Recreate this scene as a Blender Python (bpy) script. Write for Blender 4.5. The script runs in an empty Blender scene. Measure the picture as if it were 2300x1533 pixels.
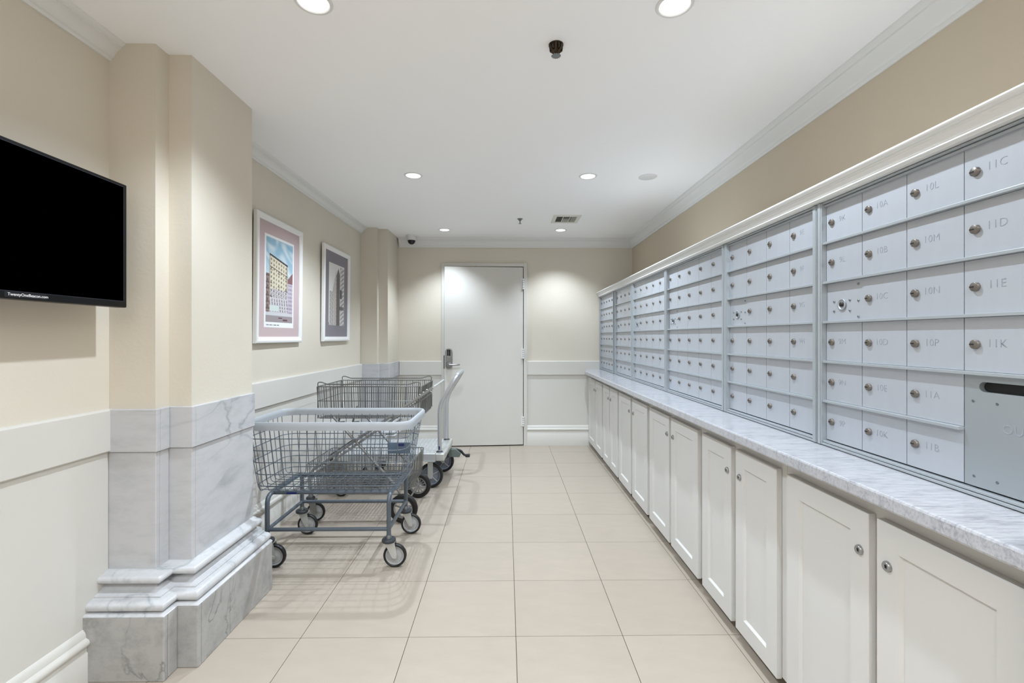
import bpy, bmesh, math, random
from mathutils import Vector, Matrix
random.seed(7)
sc = bpy.context.scene
COL = sc.collection
PI = math.pi

# ---------------------------------------------------------------- camera, world, exposure
CAM_F, CAM_CY, CAM_H, CAM_YAW = 1052.7, 756.4, 1.277, 0.0120
cd = bpy.data.cameras.new('camera'); cam = bpy.data.objects.new('camera', cd); COL.objects.link(cam)
cam.location = (0, 0, CAM_H); cam.rotation_euler = (PI/2, 0, -CAM_YAW)
cd.sensor_fit = 'HORIZONTAL'; cd.sensor_width = 36.0
cd.lens = CAM_F/2300*36.0
cd.shift_y = -(766.5-CAM_CY)/2300.0
cd.clip_start = 0.02; cd.clip_end = 60
sc.camera = cam

sc.view_settings.view_transform = 'Standard'
sc.view_settings.look = 'None'
sc.view_settings.gamma = 1.0
sc.view_settings.use_curve_mapping = False
sc.view_settings.exposure = 0.10

w = bpy.data.worlds.new('world'); sc.world = w; w.use_nodes = True
bg = w.node_tree.nodes['Background']
bg.inputs['Color'].default_value = (1.0, 0.975, 0.94, 1)
bg.inputs['Strength'].default_value = .72

SPOT_W = 86.0
LIGHTS = [(x, y) for y in (5.075, 3.372, 1.63, -0.10, -1.80) for x in (-0.668, 0.588)]
CEIL = 2.436
for i, (x, y) in enumerate(LIGHTS):
    ld = bpy.data.lights.new('downlight_beam', 'SPOT'); lo = bpy.data.objects.new('downlight_beam', ld)
    COL.objects.link(lo); lo.location = (x, y, CEIL-0.012)
    ld.energy = SPOT_W*(.65 if y < 0 else .80 if y < 2 else .74 if y > 4 else 1.12); ld.spot_size = math.radians(108 if y > 4 else 132); ld.spot_blend = 0.75 if y > 4 else 0.60
    ld.shadow_soft_size = 0.018; ld.color = (0.775, 0.885, 1.0)

# added fill light behind the camera to brighten the ceiling; no such lamp here
FILL_W = 60.0
ld = bpy.data.lights.new('ceiling_fill', 'AREA'); lo = bpy.data.objects.new('ceiling_fill', ld); COL.objects.link(lo)
lo.location = (0.1, -0.7, 1.45); lo.rotation_euler = (PI-math.radians(-28), 0, 0); ld.shape = 'RECTANGLE'; ld.size = 1.0; ld.size_y = .6
ld.energy = FILL_W; ld.color = (1.0, 0.985, 0.96)

# ---------------------------------------------------------------- helpers
ORG = {}
def org(o):
    while o.parent is not None: o = o.parent
    return Vector(o.location)
def tag(o, label=None, cat=None, group=None, kind=None):
    if label: o['label'] = label
    if cat: o['category'] = cat
    if group: o['group'] = group
    if kind: o['kind'] = kind
    return o
def empty(name, loc, label=None, cat=None, group=None, kind=None, parent=None):
    o = bpy.data.objects.new(name, None); COL.objects.link(o)
    if parent is not None:
        o.parent = parent; o.location = (0, 0, 0)
    else: o.location = loc
    o.empty_display_size = .05
    return tag(o, label, cat, group, kind)
def mesh(bm, name, mat, smooth=False):
    bmesh.ops.recalc_face_normals(bm, faces=bm.faces[:])
    me = bpy.data.meshes.new(name); bm.to_mesh(me); bm.free()
    for m in (mat if isinstance(mat, (list, tuple)) else [mat]): me.materials.append(m)
    if smooth:
        for p in me.polygons: p.use_smooth = True
    return me
def obj(name, bm, mat, parent=None, bevel=0, smooth=False, label=None, kind=None):
    """meshes are built in world coordinates and moved back to their thing's base"""
    if parent is not None:
        o0 = org(parent)
        if o0.length > 0: bmesh.ops.translate(bm, verts=bm.verts[:], vec=-o0)
    me = mesh(bm, name, mat, smooth)
    o = bpy.data.objects.new(name, me); COL.objects.link(o)
    if parent is not None: o.parent = parent
    if smooth:
        try: me.set_sharp_from_angle(angle=math.radians(40))
        except Exception: pass
    if bevel:
        m = o.modifiers.new('edge', 'BEVEL'); m.width = bevel; m.segments = 2; m.limit_method = 'ANGLE'
        m.angle_limit = math.radians(40)
    return tag(o, label, None, None, kind)
def inst(name, me, parent, wloc, rot=None):
    o = bpy.data.objects.new(name, me); COL.objects.link(o)
    o.parent = parent; o.location = Vector(wloc) - org(parent)
    if rot: o.rotation_euler = rot
    return o
def sub(name, me, part, loc=(0, 0, 0)):
    """a sub-part placed in its part's own coordinates"""
    o = bpy.data.objects.new(name, me); COL.objects.link(o); o.parent = part; o.location = loc
    return o

def bx(bm, x0, x1, y0, y1, z0, z1, mi=0):
    v = [bm.verts.new(p) for p in ((x0,y0,z0),(x1,y0,z0),(x1,y1,z0),(x0,y1,z0),(x0,y0,z1),(x1,y0,z1),(x1,y1,z1),(x0,y1,z1))]
    for f in ((0,3,2,1),(4,5,6,7),(0,1,5,4),(1,2,6,5),(2,3,7,6),(3,0,4,7)):
        bm.faces.new([v[i] for i in f]).material_index = mi
def prism(bm, poly, z0, z1, mi=0):
    a = [bm.verts.new((x, y, z0)) for x, y in poly]; b = [bm.verts.new((x, y, z1)) for x, y in poly]
    n = len(poly)
    bm.faces.new(a[::-1]).material_index = mi; bm.faces.new(b).material_index = mi
    for i in range(n): bm.faces.new([a[i], a[(i+1)%n], b[(i+1)%n], b[i]]).material_index = mi
def rings(bm, loops, close=True, caps=True):
    vs = [[bm.verts.new(p) for p in l] for l in loops]
    n = len(loops[0])
    for k in range(len(vs)-1):
        for i in range(n if close else n-1):
            bm.faces.new([vs[k][i], vs[k][(i+1)%n], vs[k+1][(i+1)%n], vs[k+1][i]])
    if caps: bm.faces.new(vs[0][::-1]); bm.faces.new(vs[-1])
def sweep(bm, prof, p0, p1, nrm):
    """profile of (distance from the wall, z) run from p0 to p1 along a wall whose inward normal is nrm"""
    rings(bm, [[(p[0]+nrm[0]*d, p[1]+nrm[1]*d, z) for d, z in prof] for p in (p0, p1)])
def tube(bm, pts, r, n=6, closed=False, caps=True):
    pts = [Vector(p) for p in pts]; m = len(pts)
    rs = [r[min(len(r)-1, int(i*len(r)/m))] for i in range(m)] if isinstance(r, (list, tuple)) else [r]*m
    tans = []
    for i in range(m):
        if closed: t = (pts[(i+1)%m]-pts[i-1])
        elif i == 0: t = pts[1]-pts[0]
        elif i == m-1: t = pts[-1]-pts[-2]
        else: t = (pts[i+1]-pts[i]).normalized()+(pts[i]-pts[i-1]).normalized()
        tans.append(t.normalized())
    up = Vector((0, 0, 1)) if abs(tans[0].z) < .9 else Vector((0, 1, 0))
    u = tans[0].cross(up).normalized(); vs = []
    for i in range(m):
        t = tans[i]; u = (u - t*u.dot(t)).normalized(); v = t.cross(u)
        vs.append([bm.verts.new(pts[i]+(u*math.cos(2*PI*k/n)+v*math.sin(2*PI*k/n))*rs[i]) for k in range(n)])
    for i in range(m if closed else m-1):
        a, b = vs[i], vs[(i+1)%m]
        for k in range(n): bm.faces.new([a[k], a[(k+1)%n], b[(k+1)%n], b[k]])
    if caps and not closed: bm.faces.new(vs[0][::-1]); bm.faces.new(vs[-1])
def fillet(pts, r, n=5):
    """round the inner corners of a polyline"""
    P = [Vector(p) for p in pts]; out = [P[0]]
    for i in range(1, len(P)-1):
        a = (P[i-1]-P[i]); b = (P[i+1]-P[i]); d = min(r, a.length*.49, b.length*.49)
        s = P[i]+a.normalized()*d; e = P[i]+b.normalized()*d
        for k in range(n+1):
            t = k/n; out.append(s*(1-t)**2+P[i]*2*t*(1-t)+e*t*t)
    out.append(P[-1]); return out
def lathe(bm, prof, c, axis='z', n=24, mi=0):
    """prof: (radius, height along the axis)"""
    c = Vector(c); L = []
    for r, h in prof:
        ring = []
        for k in range(n):
            a = 2*PI*k/n; x, y = r*math.cos(a), r*math.sin(a)
            p = {'z': (x, y, h), 'y': (x, h, y), 'x': (h, x, y)}[axis]
            ring.append(c+Vector(p))
        L.append(ring)
    vs = []
    for (r, h), ring in zip(prof, L):
        if r < 1e-6: vs.append([bm.verts.new(ring[0])])
        else: vs.append([bm.verts.new(p) for p in ring])
    for k in range(len(vs)-1):
        a, b = vs[k], vs[k+1]
        for i in range(n):
            j = (i+1) % n
            if len(a) == 1 and len(b) == 1: continue
            if len(a) == 1: f = bm.faces.new([a[0], b[j], b[i]])
            elif len(b) == 1: f = bm.faces.new([a[i], a[j], b[0]])
            else: f = bm.faces.new([a[i], a[j], b[j], b[i]])
            f.material_index = mi
def text(name, body, size, wloc, rot, mat, parent, align='LEFT'):
    c = bpy.data.curves.new(name, 'FONT'); c.body = body; c.size = size; c.align_x = align; c.align_y = 'CENTER'
    c.extrude = 0.0002; c.resolution_u = 3; c.materials.append(mat)
    o = bpy.data.objects.new(name, c); COL.objects.link(o); o.rotation_euler = rot; o.parent = parent
    o.location = Vector(wloc) - (org(parent) + (Vector(parent.location) if parent.parent is not None else Vector((0, 0, 0))))
    return to_mesh(o)

def to_mesh(q):
    me = bpy.data.meshes.new_from_object(q); c = q.data
    o = bpy.data.objects.new('x', me); COL.objects.link(o); o.parent = q.parent; o.location = q.location; o.rotation_euler = q.rotation_euler
    n = q.name.split('.')[0]; bpy.data.objects.remove(q); bpy.data.curves.remove(c); o.name = n; me.name = n
    return o
# ---------------------------------------------------------------- materials
def lin(c): return tuple(((v/255)/12.92 if v/255 <= .04045 else ((v/255+.055)/1.055)**2.4) for v in c)
def mk(name, rgb, rough=.5, metal=0., spec=.5, noise=None, bump=None, emit=None, rand=0.0):
    m = bpy.data.materials.new(name); m.use_nodes = True; nt = m.node_tree; b = nt.nodes['Principled BSDF']
    c = lin(rgb); b.inputs['Base Color'].default_value = (*c, 1)
    b.inputs['Roughness'].default_value = rough; b.inputs['Metallic'].default_value = metal
    b.inputs['Specular IOR Level'].default_value = spec
    tc = nt.nodes.new('ShaderNodeTexCoord')
    col = None
    if noise:
        sc_, amt = noise[0], noise[1]; stretch = noise[2] if len(noise) > 2 else (1, 1, 1)
        mp = nt.nodes.new('ShaderNodeMapping'); mp.inputs['Scale'].default_value = stretch
        nz = nt.nodes.new('ShaderNodeTexNoise'); nz.inputs['Scale'].default_value = sc_; nz.inputs['Detail'].default_value = 5
        nt.links.new(tc.outputs['Object'], mp.inputs['Vector']); nt.links.new(mp.outputs['Vector'], nz.inputs['Vector'])
        r = nt.nodes.new('ShaderNodeMapRange'); r.inputs['From Min'].default_value = .3; r.inputs['From Max'].default_value = .7
        r.inputs['To Min'].default_value = 1-amt; r.inputs['To Max'].default_value = 1+amt
        nt.links.new(nz.outputs['Fac'], r.inputs['Value'])
        mul = nt.nodes.new('ShaderNodeVectorMath'); mul.operation = 'SCALE'; mul.inputs[0].default_value = c
        nt.links.new(r.outputs['Result'], mul.inputs['Scale']); col = mul.outputs['Vector']
    if rand:
        oi = nt.nodes.new('ShaderNodeObjectInfo'); r = nt.nodes.new('ShaderNodeMapRange')
        r.inputs['To Min'].default_value = 1-rand; r.inputs['To Max'].default_value = 1+rand
        nt.links.new(oi.outputs['Random'], r.inputs['Value'])
        mul = nt.nodes.new('ShaderNodeVectorMath'); mul.operation = 'SCALE'
        if col is not None: nt.links.new(col, mul.inputs[0])
        else: mul.inputs[0].default_value = c
        nt.links.new(r.outputs['Result'], mul.inputs['Scale']); col = mul.outputs['Vector']
    if col is not None: nt.links.new(col, b.inputs['Base Color'])
    if bump:
        nz = nt.nodes.new('ShaderNodeTexNoise'); nz.inputs['Scale'].default_value = bump[0]; nz.inputs['Detail'].default_value = 3
        bp = nt.nodes.new('ShaderNodeBump'); bp.inputs['Strength'].default_value = bump[1]; bp.inputs['Distance'].default_value = .002
        mp = nt.nodes.new('ShaderNodeMapping'); mp.inputs['Scale'].default_value = bump[2] if len(bump) > 2 else (1, 1, 1)
        nt.links.new(tc.outputs['Object'], mp.inputs['Vector']); nt.links.new(mp.outputs['Vector'], nz.inputs['Vector'])
        nt.links.new(nz.outputs['Fac'], bp.inputs['Height']); nt.links.new(bp.outputs['Normal'], b.inputs['Normal'])
    if emit:
        b.inputs['Emission Color'].default_value = (*lin(rgb), 1); b.inputs['Emission Strength'].default_value = emit
    return m
def marble(name, base, vein, scale, stretch, speck=0.0, rough=.25, width=.10, amount=.8, rot=(0, 0, 0)):
    m = bpy.data.materials.new(name); m.use_nodes = True; nt = m.node_tree; b = nt.nodes['Principled BSDF']
    N = nt.nodes.new; L = nt.links.new
    tc = N('ShaderNodeTexCoord'); mp = N('ShaderNodeMapping'); mp.inputs['Scale'].default_value = stretch; mp.inputs['Rotation'].default_value = rot
    L(tc.outputs['Object'], mp.inputs['Vector'])
    n1 = N('ShaderNodeTexNoise'); n1.inputs['Scale'].default_value = scale; n1.inputs['Detail'].default_value = 8; n1.inputs['Distortion'].default_value = .6
    L(mp.outputs['Vector'], n1.inputs['Vector'])
    s = N('ShaderNodeMath'); s.operation = 'SUBTRACT'; s.inputs[1].default_value = .5; L(n1.outputs['Fac'], s.inputs[0])
    a = N('ShaderNodeMath'); a.operation = 'ABSOLUTE'; L(s.outputs[0], a.inputs[0])
    r = N('ShaderNodeMapRange'); r.inputs['From Min'].default_value = 0; r.inputs['From Max'].default_value = width
    r.inputs['To Min'].default_value = 1; r.inputs['To Max'].default_value = 0; L(a.outputs[0], r.inputs['Value'])
    pw = N('ShaderNodeMath'); pw.operation = 'POWER'; pw.inputs[1].default_value = 2.2; L(r.outputs['Result'], pw.inputs[0])
    # veins come and go
    n2 = N('ShaderNodeTexNoise'); n2.inputs['Scale'].default_value = scale*.6; n2.inputs['Detail'].default_value = 4
    L(mp.outputs['Vector'], n2.inputs['Vector'])
    r2 = N('ShaderNodeMapRange'); r2.inputs['From Min'].default_value = .42; r2.inputs['From Max'].default_value = .62; L(n2.outputs['Fac'], r2.inputs['Value'])
    mu = N('ShaderNodeMath'); mu.operation = 'MULTIPLY'; L(pw.outputs[0], mu.inputs[0]); L(r2.outputs['Result'], mu.inputs[1])
    mu2 = N('ShaderNodeMath'); mu2.operation = 'MULTIPLY'; mu2.inputs[1].default_value = amount; L(mu.outputs[0], mu2.inputs[0])
    n3 = N('ShaderNodeTexNoise'); n3.inputs['Scale'].default_value = scale*3.5; n3.inputs['Detail'].default_value = 8; n3.inputs['Roughness'].default_value = .7
    L(mp.outputs['Vector'], n3.inputs['Vector'])
    r3 = N('ShaderNodeMapRange'); r3.inputs['From Min'].default_value = .45; r3.inputs['From Max'].default_value = .75
    r3.inputs['To Max'].default_value = speck; L(n3.outputs['Fac'], r3.inputs['Value'])
    ad = N('ShaderNodeMath'); ad.operation = 'ADD'; ad.use_clamp = True; L(mu2.outputs[0], ad.inputs[0]); L(r3.outputs['Result'], ad.inputs[1])
    mx = N('ShaderNodeMix'); mx.data_type = 'RGBA'; mx.inputs[6].default_value = (*lin(base), 1); mx.inputs[7].default_value = (*lin(vein), 1)
    L(ad.outputs[0], mx.inputs[0]); L(mx.outputs[2], b.inputs['Base Color'])
    b.inputs['Roughness'].default_value = rough
    return m

M = dict(
    paint=mk('beige_paint', (214, 206, 191), .6, noise=(1.3, .03), bump=(60, .25)),
    paint_warm=mk('tan_paint', (201, 188, 167), .6, noise=(1.1, .03), bump=(60, .25)),
    ceiling=mk('ceiling_paint', (253, 253, 254), .75, bump=(90, .12)),
    white=mk('white_gloss_paint', (209, 206, 199), .38, noise=(2.2, .015), bump=(25, .10)),
    trimw=mk('trim_paint', (226, 226, 224), .4, bump=(30, .08)),
    cab=mk('cabinet_paint', (206, 204, 200), .42, noise=(3, .015), bump=(22, .10)),
    cabin=mk('cabinet_inside_edge', (205, 200, 184), .5),
    toe=mk('toe_kick', (92, 74, 58), .6),
    grout=mk('grout', (70, 60, 52), .85),
    tile=mk('floor_tile', (172, 160, 146), .30, spec=.45, noise=(7, .03, (1, 2.5, 1)), bump=(140, .06), rand=.02),
    counter=marble('counter_marble', (184, 184, 188), (102, 106, 114), 8, (.8, 6.5, 4), .50, .13, .12, .35, (0, 0, .14)),
    marb=marble('pale_marble', (192, 192, 194), (112, 122, 124), 1.8, (1, 1, 2.8), .26, .28, .05, .62, (.35, .2, 0)),
    marbm=marble('moulding_marble', (194, 194, 195), (120, 128, 134), 2.6, (2.0, 2.0, 1.4), .24, .22, .05, .55, (0, .6, .3)),
    marbp=marble('plinth_marble', (170, 168, 165), (96, 100, 96), 3.4, (1, 1, 1), .50, .4, .022, .75),
    alu=mk('anodised_aluminium', (186, 190, 197), .38, .35, .5, noise=(40, .015, (1, 1, .1))),
    aluf=mk('mailbox_frame_metal', (176, 182, 186), .35, .40),
    aluo=mk('outgoing_panel_metal', (166, 172, 176), .4, .5),
    grave=mk('engraving', (160, 166, 174), .5, .3),
    nickel=mk('nickel_lock', (122, 115, 108), .38, .6, bump=(300, .2)),
    dark=mk('dark_void', (10, 10, 12), .6),
    slot=mk('keyway', (24, 20, 18), .5),
    screw=mk('steel_screw', (128, 134, 136), .3, .8),
    tvb=mk('tv_bezel', (4, 5, 8), .4, spec=.3),
    tvs=mk('tv_screen', (0, 0, 0), .35, spec=0.0),
    label=mk('white_lettering', (235, 235, 235), .5),
    framew=mk('frame_white', (233, 233, 231), .35),
    matp=mk('pink_mat', (192, 172, 172), .7),
    matg=mk('grey_mat', (132, 127, 134), .7),
    paper=mk('print_paper', (232, 232, 232), .6),
    steel=mk('brushed_steel', (150, 150, 150), .3, .9),
    chrome=mk('chrome', (158, 158, 157), .28, .7),
    wire2=mk('dull_chrome_wire', (122, 122, 120), .32, .75),
    bluegrey=mk('grey_enamel', (84, 92, 100), .35, .15),
    wire1=mk('grey_wire', (96, 105, 114), .38, .2),
    vinyl=mk('grey_vinyl', (168, 172, 176), .45),
    rubber=mk('black_rubber', (14, 14, 15), .45),
    ring=mk('bumper_ring', (52, 55, 60), .5),
    hub=mk('grey_hub', (168, 168, 168), .4),
    hubd=mk('slate_hub', (112, 120, 130), .4),
    fork=mk('zinc_fork', (196, 198, 194), .35, .45),
    plate=mk('slate_plastic', (84, 100, 118), .5),
    navy=mk('navy_label', (22, 34, 92), .5),
    deck=mk('deck_aluminium', (205, 208, 210), .33, .6),
    deckr=mk('tread_aluminium', (228, 230, 231), .25, .6),
    pedal=mk('brake_housing', (98, 106, 100), .5),
    alutube=mk('aluminium_tube', (188, 190, 192), .3, .6),
    brass=mk('aged_brass', (70, 58, 46), .35, .8),
    vent=mk('vent_enamel', (222, 222, 212), .5),
    lamp=mk('lamp_lens', (255, 255, 255), .5, emit=3.0),
    camw=mk('camera_white', (225, 225, 222), .4),
    camd=mk('dome_glass', (12, 12, 13), .12),
)

# ================================================================ the room
YF, YB, XR = -2.3, 5.535, 1.49
def xw(y): return -1.569+(y-1.87)*.0092

fl = empty('floor', (0, 0, 0), kind='structure')
bm = bmesh.new(); bx(bm, -1.75, 1.75, YF, 5.75, -.12, -.0025); obj('floor_bed', bm, M['grout'], fl)
T, G = .457, .0026
x_lines = [.0406+T*k for k in range(-5, 5)]; y_lines = [3.828+T*j for j in range(-15, 6)]
bm = bmesh.new(); h = (T-G)/2; bx(bm, -h, h, -h, h, -.012, 0)
full = mesh(bm, 'tile', M['tile'])
for i in range(len(x_lines)-1):
    for j in range(len(y_lines)-1):
        a, b = max(x_lines[i], -1.62), min(x_lines[i+1], XR); c, d = max(y_lines[j], YF), min(y_lines[j+1], 5.6)
        if b-a < .02 or d-c < .02: continue
        if abs(b-a-T) < 1e-4 and abs(d-c-T) < 1e-4: inst('tile', full, fl, ((a+b)/2, (c+d)/2, 0))
        else:
            bm = bmesh.new(); bx(bm, a+G/2, b-G/2, c+G/2, d-G/2, -.012, 0); obj('tile', bm, M['tile'], fl)

bm = bmesh.new(); bx(bm, -1.75, 1.75, YF, 5.75, CEIL, CEIL+.12); tag(obj('ceiling', bm, M['ceiling']), kind='structure')
bm = bmesh.new(); prism(bm, [(-1.80, YF), (xw(YF), YF), (xw(YB+.1), YB+.1), (-1.80, YB+.1)], -.1, CEIL+.1)
wl = tag(obj('wall_left', bm, M['paint']), kind='structure')
bm = bmesh.new(); bx(bm, XR, 1.75, YF, 5.75, -.1, CEIL+.1); wr = tag(obj('wall_right', bm, M['paint_warm']), kind='structure')
bm = bmesh.new()
DX0, DX1, DZ = -.742, .225, 2.118
bx(bm, -1.75, DX0, YB, YB+.08, -.1, CEIL+.1); bx(bm, DX1, 1.75, YB, YB+.08, -.1, CEIL+.1); bx(bm, DX0, DX1, YB, YB+.08, DZ, CEIL+.1)
bx(bm, -1.75, 1.75, YB+.08, YB+.2, -.1, CEIL+.1)
wb = tag(obj('wall_back', bm, M['paint']), kind='structure')

# wainscot panels (white lower walls) as parts of their walls
def run(bm, prof, y0, y1):
    sweep(bm, prof, (xw(y0), y0), (xw(y1), y1), (1, 0))
pan = [(-.01, 0), (.005, 0), (.005, .84), (-.01, .84)]
rail = [(-.01, .829), (.016, .829), (.020, .833), (.020, .988), (.016, .995), (-.01, .995)]
def base_prof(top):
    t = top
    return [(-.01, 0), (.024, 0), (.024, t-.085), (.020, t-.080), (.020, t-.066), (.030, t-.056), (.032, t-.046), (.028, t-.036),
            (.018, t-.030), (.016, t-.014), (.010, t-.004), (.006, t), (-.01, t)]
bm = bmesh.new(); run(bm, pan, YF, 1.86); obj('wainscot_panel', bm, M['white'], wl)
bm = bmesh.new(); run(bm, pan, 2.46, 4.99); obj('wainscot_panel', bm, M['white'], wl)
for a, b in ((-1.22, -.762), (.245, 1.49)):
    bm = bmesh.new(); sweep(bm, pan, (a, YB), (b, YB), (0, -1)); obj('wainscot_panel', bm, M['white'], wb)
def tr(name, bm, mat='trimw', bevel=0, smooth=False):
    return tag(obj(name, bm, M[mat], bevel=bevel, smooth=smooth), kind='structure')
bm = bmesh.new(); run(bm, rail, YF, 1.862); tr('trim_1', bm, 'white')
bm = bmesh.new(); run(bm, rail, 2.46, 4.985); tr('trim_2', bm, 'white')
bm = bmesh.new(); sweep(bm, rail, (-1.255, YB), (-.762, YB), (0, -1)); tr('trim_3', bm, 'white')
bm = bmesh.new(); sweep(bm, rail, (.245, YB), (1.10, YB), (0, -1)); tr('trim_4', bm, 'white')
bm = bmesh.new(); run(bm, base_prof(.196), YF, 1.80); tr('baseboard_left', bm, 'white', smooth=True)
bm = bmesh.new(); run(bm, base_prof(.236), 2.46, 4.93); tr('baseboard_left', bm, 'white', smooth=True)
bm = bmesh.new(); sweep(bm, base_prof(.236), (-1.2, YB), (-.762, YB), (0, -1)); tr('baseboard_back', bm, 'white', smooth=True)
bm = bmesh.new(); sweep(bm, base_prof(.236), (.245, YB), (1.05, YB), (0, -1)); tr('baseboard_back', bm, 'white', smooth=True)
def crown(bot, pr):
    h = CEIL-bot
    return [(-.01, bot), (.10*pr, bot), (.16*pr, bot+.10*h), (.16*pr, bot+.16*h), (.24*pr, bot+.18*h), (.30*pr, bot+.24*h), (.36*pr, bot+.36*h), (.48*pr, bot+.52*h),
            (.62*pr, bot+.63*h), (.72*pr, bot+.68*h), (.76*pr, bot+.70*h), (.76*pr, bot+.78*h), (.84*pr, bot+.82*h), (.95*pr, bot+.90*h), (1.0*pr, bot+.97*h), (1.0*pr, CEIL+.005), (-.01, CEIL+.005)]
bm = bmesh.new(); run(bm, crown(2.366, .066), YF, 1.875); tr('trim_5', bm, smooth=True)
bm = bmesh.new(); run(bm, crown(2.372, .066), 2.46, 4.985); tr('trim_6', bm, smooth=True)
bm = bmesh.new(); sweep(bm, crown(2.330, .075), (-1.26, YB), (XR, YB), (0, -1)); tr('trim_7', bm, smooth=True)
bm = bmesh.new(); sweep(bm, crown(2.326, .062), (XR, YF), (XR, YB), (-1, 0)); tr('trim_8', bm, smooth=True)

# ---------------------------------------------------------------- stepped marble pilasters
def pilaster(yA, yB, yE, xA, xB, tail):
    root = empty('pilaster', (xA, (yA+yE)/2, 0), kind='structure')
    k = .87
    def outline(p, x0=-1.66):
        pts = [(x0, yA-p), (xA+p, yA-p), (xA+p, yB-p), (xB+p*k, yB-p), (xB+p*k, yE)]
        pts += [(xA+p, yE), (xA+p, yE+.07), (x0, yE+.07)] if tail else [(x0, yE)]
        return pts
    bm = bmesh.new(); prism(bm, outline(-.008), .99, CEIL+.01); obj('painted_shaft', bm, M['paint'], root)
    bm = bmesh.new(); prism(bm, outline(-.006), 0, .99); obj('core', bm, M['marbp'], root)
    t, g = .022, .0012
    def slabs(p, z0, z1, mat, split=None, bev=.0025):
        def s(x0, x1, y0, y1):
            bm = bmesh.new(); bx(bm, x0, x1, y0, y1, z0, z1); obj('marble_slab', bm, M[mat], root, bevel=bev)
        s(-1.62, xA+p, yA-p, yA-p+t)
        s(xA+p-t, xA+p, yA-p+t+g, yB-p-g)
        s(xA+p-t, xB+p*k, yB-p, yB-p+t)
        ys = [yB-p+t+g]+(split or [])+[yE]
        for a, b in zip(ys[:-1], ys[1:]): s(xB+p*k-t, xB+p*k, a, b-g)
    slabs(.010, .826, .993, 'marb')
    slabs(.0, .345, .824, 'marb')
    slabs(.112, .0, .240, 'marbp', [yB+.10] if tail else None, .004)
    prof = [(.236, .100), (.240, .112), (.244, .108), (.248, .100)]
    for i in range(9):
        a = -PI/2+PI*i/8; prof.append((.266+.019*math.sin(a), .078+.024*math.cos(a)))
    prof += [(.287, .066), (.292, .066), (.294, .052), (.300, .040), (.308, .026), (.316, .018), (.322, .022), (.324, .030), (.328, .030)]
    for i in range(9):
        a = -PI/2+PI*i/8; prof.append((.342+.014*math.sin(a), .036+.016*math.cos(a)))
    prof += [(.358, .020), (.363, .014), (.366, .002), (.366, -.004)]
    bm = bmesh.new(); rings(bm, [[(x, y, z) for x, y in outline(p)] for z, p in prof])
    obj('base_moulding', bm, M['marbm'], root, smooth=True)
    return root
pilaster(1.862, 1.936, 2.402, -1.380, -1.288, True)
pilaster(4.975, 5.045, 5.54, -1.362, -1.268, False)

# ---------------------------------------------------------------- door in the back wall
d1 = empty('door_1', (-.27, YB, 0), kind='structure')
bm = bmesh.new()
bx(bm, -.762, -.722, YB-.028, YB+.06, 0, 2.145); bx(bm, .203, .245, YB-.028, YB+.06, 0, 2.145); bx(bm, -.722, .203, YB-.028, YB+.06, 2.104, 2.145)
obj('door_frame', bm, M['white'], d1, bevel=.003)
ang = math.radians(3.9); piv = Vector((.196, YB-.022, 0))
def leafp(bm):
    bmesh.ops.rotate(bm, cent=piv, matrix=Matrix.Rotation(ang, 3, 'Z'), verts=bm.verts[:]); return bm
def L_(x, y, z): return (piv.x-x, piv.y+y, z)      # x = distance from the hinge, y<0 toward the room
bm = bmesh.new(); bx(bm, piv.x-.916, piv.x, piv.y, piv.y+.040, .012, 2.096); leafp(bm)
leaf = obj('door_leaf', bm, M['white'], d1, bevel=.002)
for z0, z1 in ((1.835, 1.965), (1.022, 1.142), (.228, .345)):
    bm = bmesh.new()
    nz = 5; hh = (z1-z0)/nz
    for q in range(nz): lathe(bm, [(0, q*hh+.0015), (.012, q*hh+.0015), (.012, (q+1)*hh-.003), (0, (q+1)*hh-.003)], (.199, YB-.036, z0), n=12)
    bx(bm, .172, .196, YB-.0285, YB-.024, z0, z1)
    obj('hinge', bm, M['trimw'], d1, smooth=True)
def lb(x0, x1, y0, y1, z0, z1, bm): bx(bm, piv.x-x1, piv.x-x0, piv.y-y1, piv.y-y0, z0, z1)
bm = bmesh.new()
cx = .866
pl = [(-.040, .94), (-.036, .925), (-.02, .913), (0, .909), (.02, .913), (.036, .925), (.040, .94), (.041, 1.10), (.036, 1.128), (.02, 1.142), (0, 1.146), (-.02, 1.142), (-.036, 1.128), (-.041, 1.10)]
rings(bm, [[(piv.x-cx+a, piv.y+yy, z) for a, z in pl] for yy in (0, -.022)]); leafp(bm)
lk = obj('door_lock', bm, M['steel'], leaf, bevel=.006)
bm = bmesh.new(); lb(cx-.018, cx+.018, .022, .028, 1.060, 1.130, bm)
leafp(bm); obj('keypad', bm, M['tvb'], leaf)
for q in range(5):
    bm = bmesh.new(); lathe(bm, [(.0045, -.033), (.0045, -.027), (0, -.033)][::-1], L_(cx, 0, 1.068+q*.0135), 'y', 10); leafp(bm); obj('key', bm, M['label'], leaf)
bm = bmesh.new(); lb(cx-.017, cx+.017, .022, .032, 1.037, 1.055, bm); leafp(bm); obj('latch_tab', bm, M['chrome'], leaf, bevel=.002)
bm = bmesh.new()
lathe(bm, [(0, -.050), (.018, -.050), (.026, -.040), (.036, -.022)], L_(cx, 0, .958), 'y', 20)
tube(bm, fillet([L_(cx, -.05, .958), L_(cx, -.068, .958), L_(cx-.09, -.066, .957), L_(cx-.128, -.058, .960)], .02), [.011]*6+[.009]*6+[.007], 10)
leafp(bm); obj('door_handle', bm, M['steel'], leaf, smooth=True)
bm = bmesh.new(); bx(bm, -.7228, -.7215, YB-.024, YB+.0, .905, 1.062); bx(bm, -.736, -.7222, YB-.0295, YB-.0282, .905, 1.062); obj('strike_plate', bm, M['ring'], d1)

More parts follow.
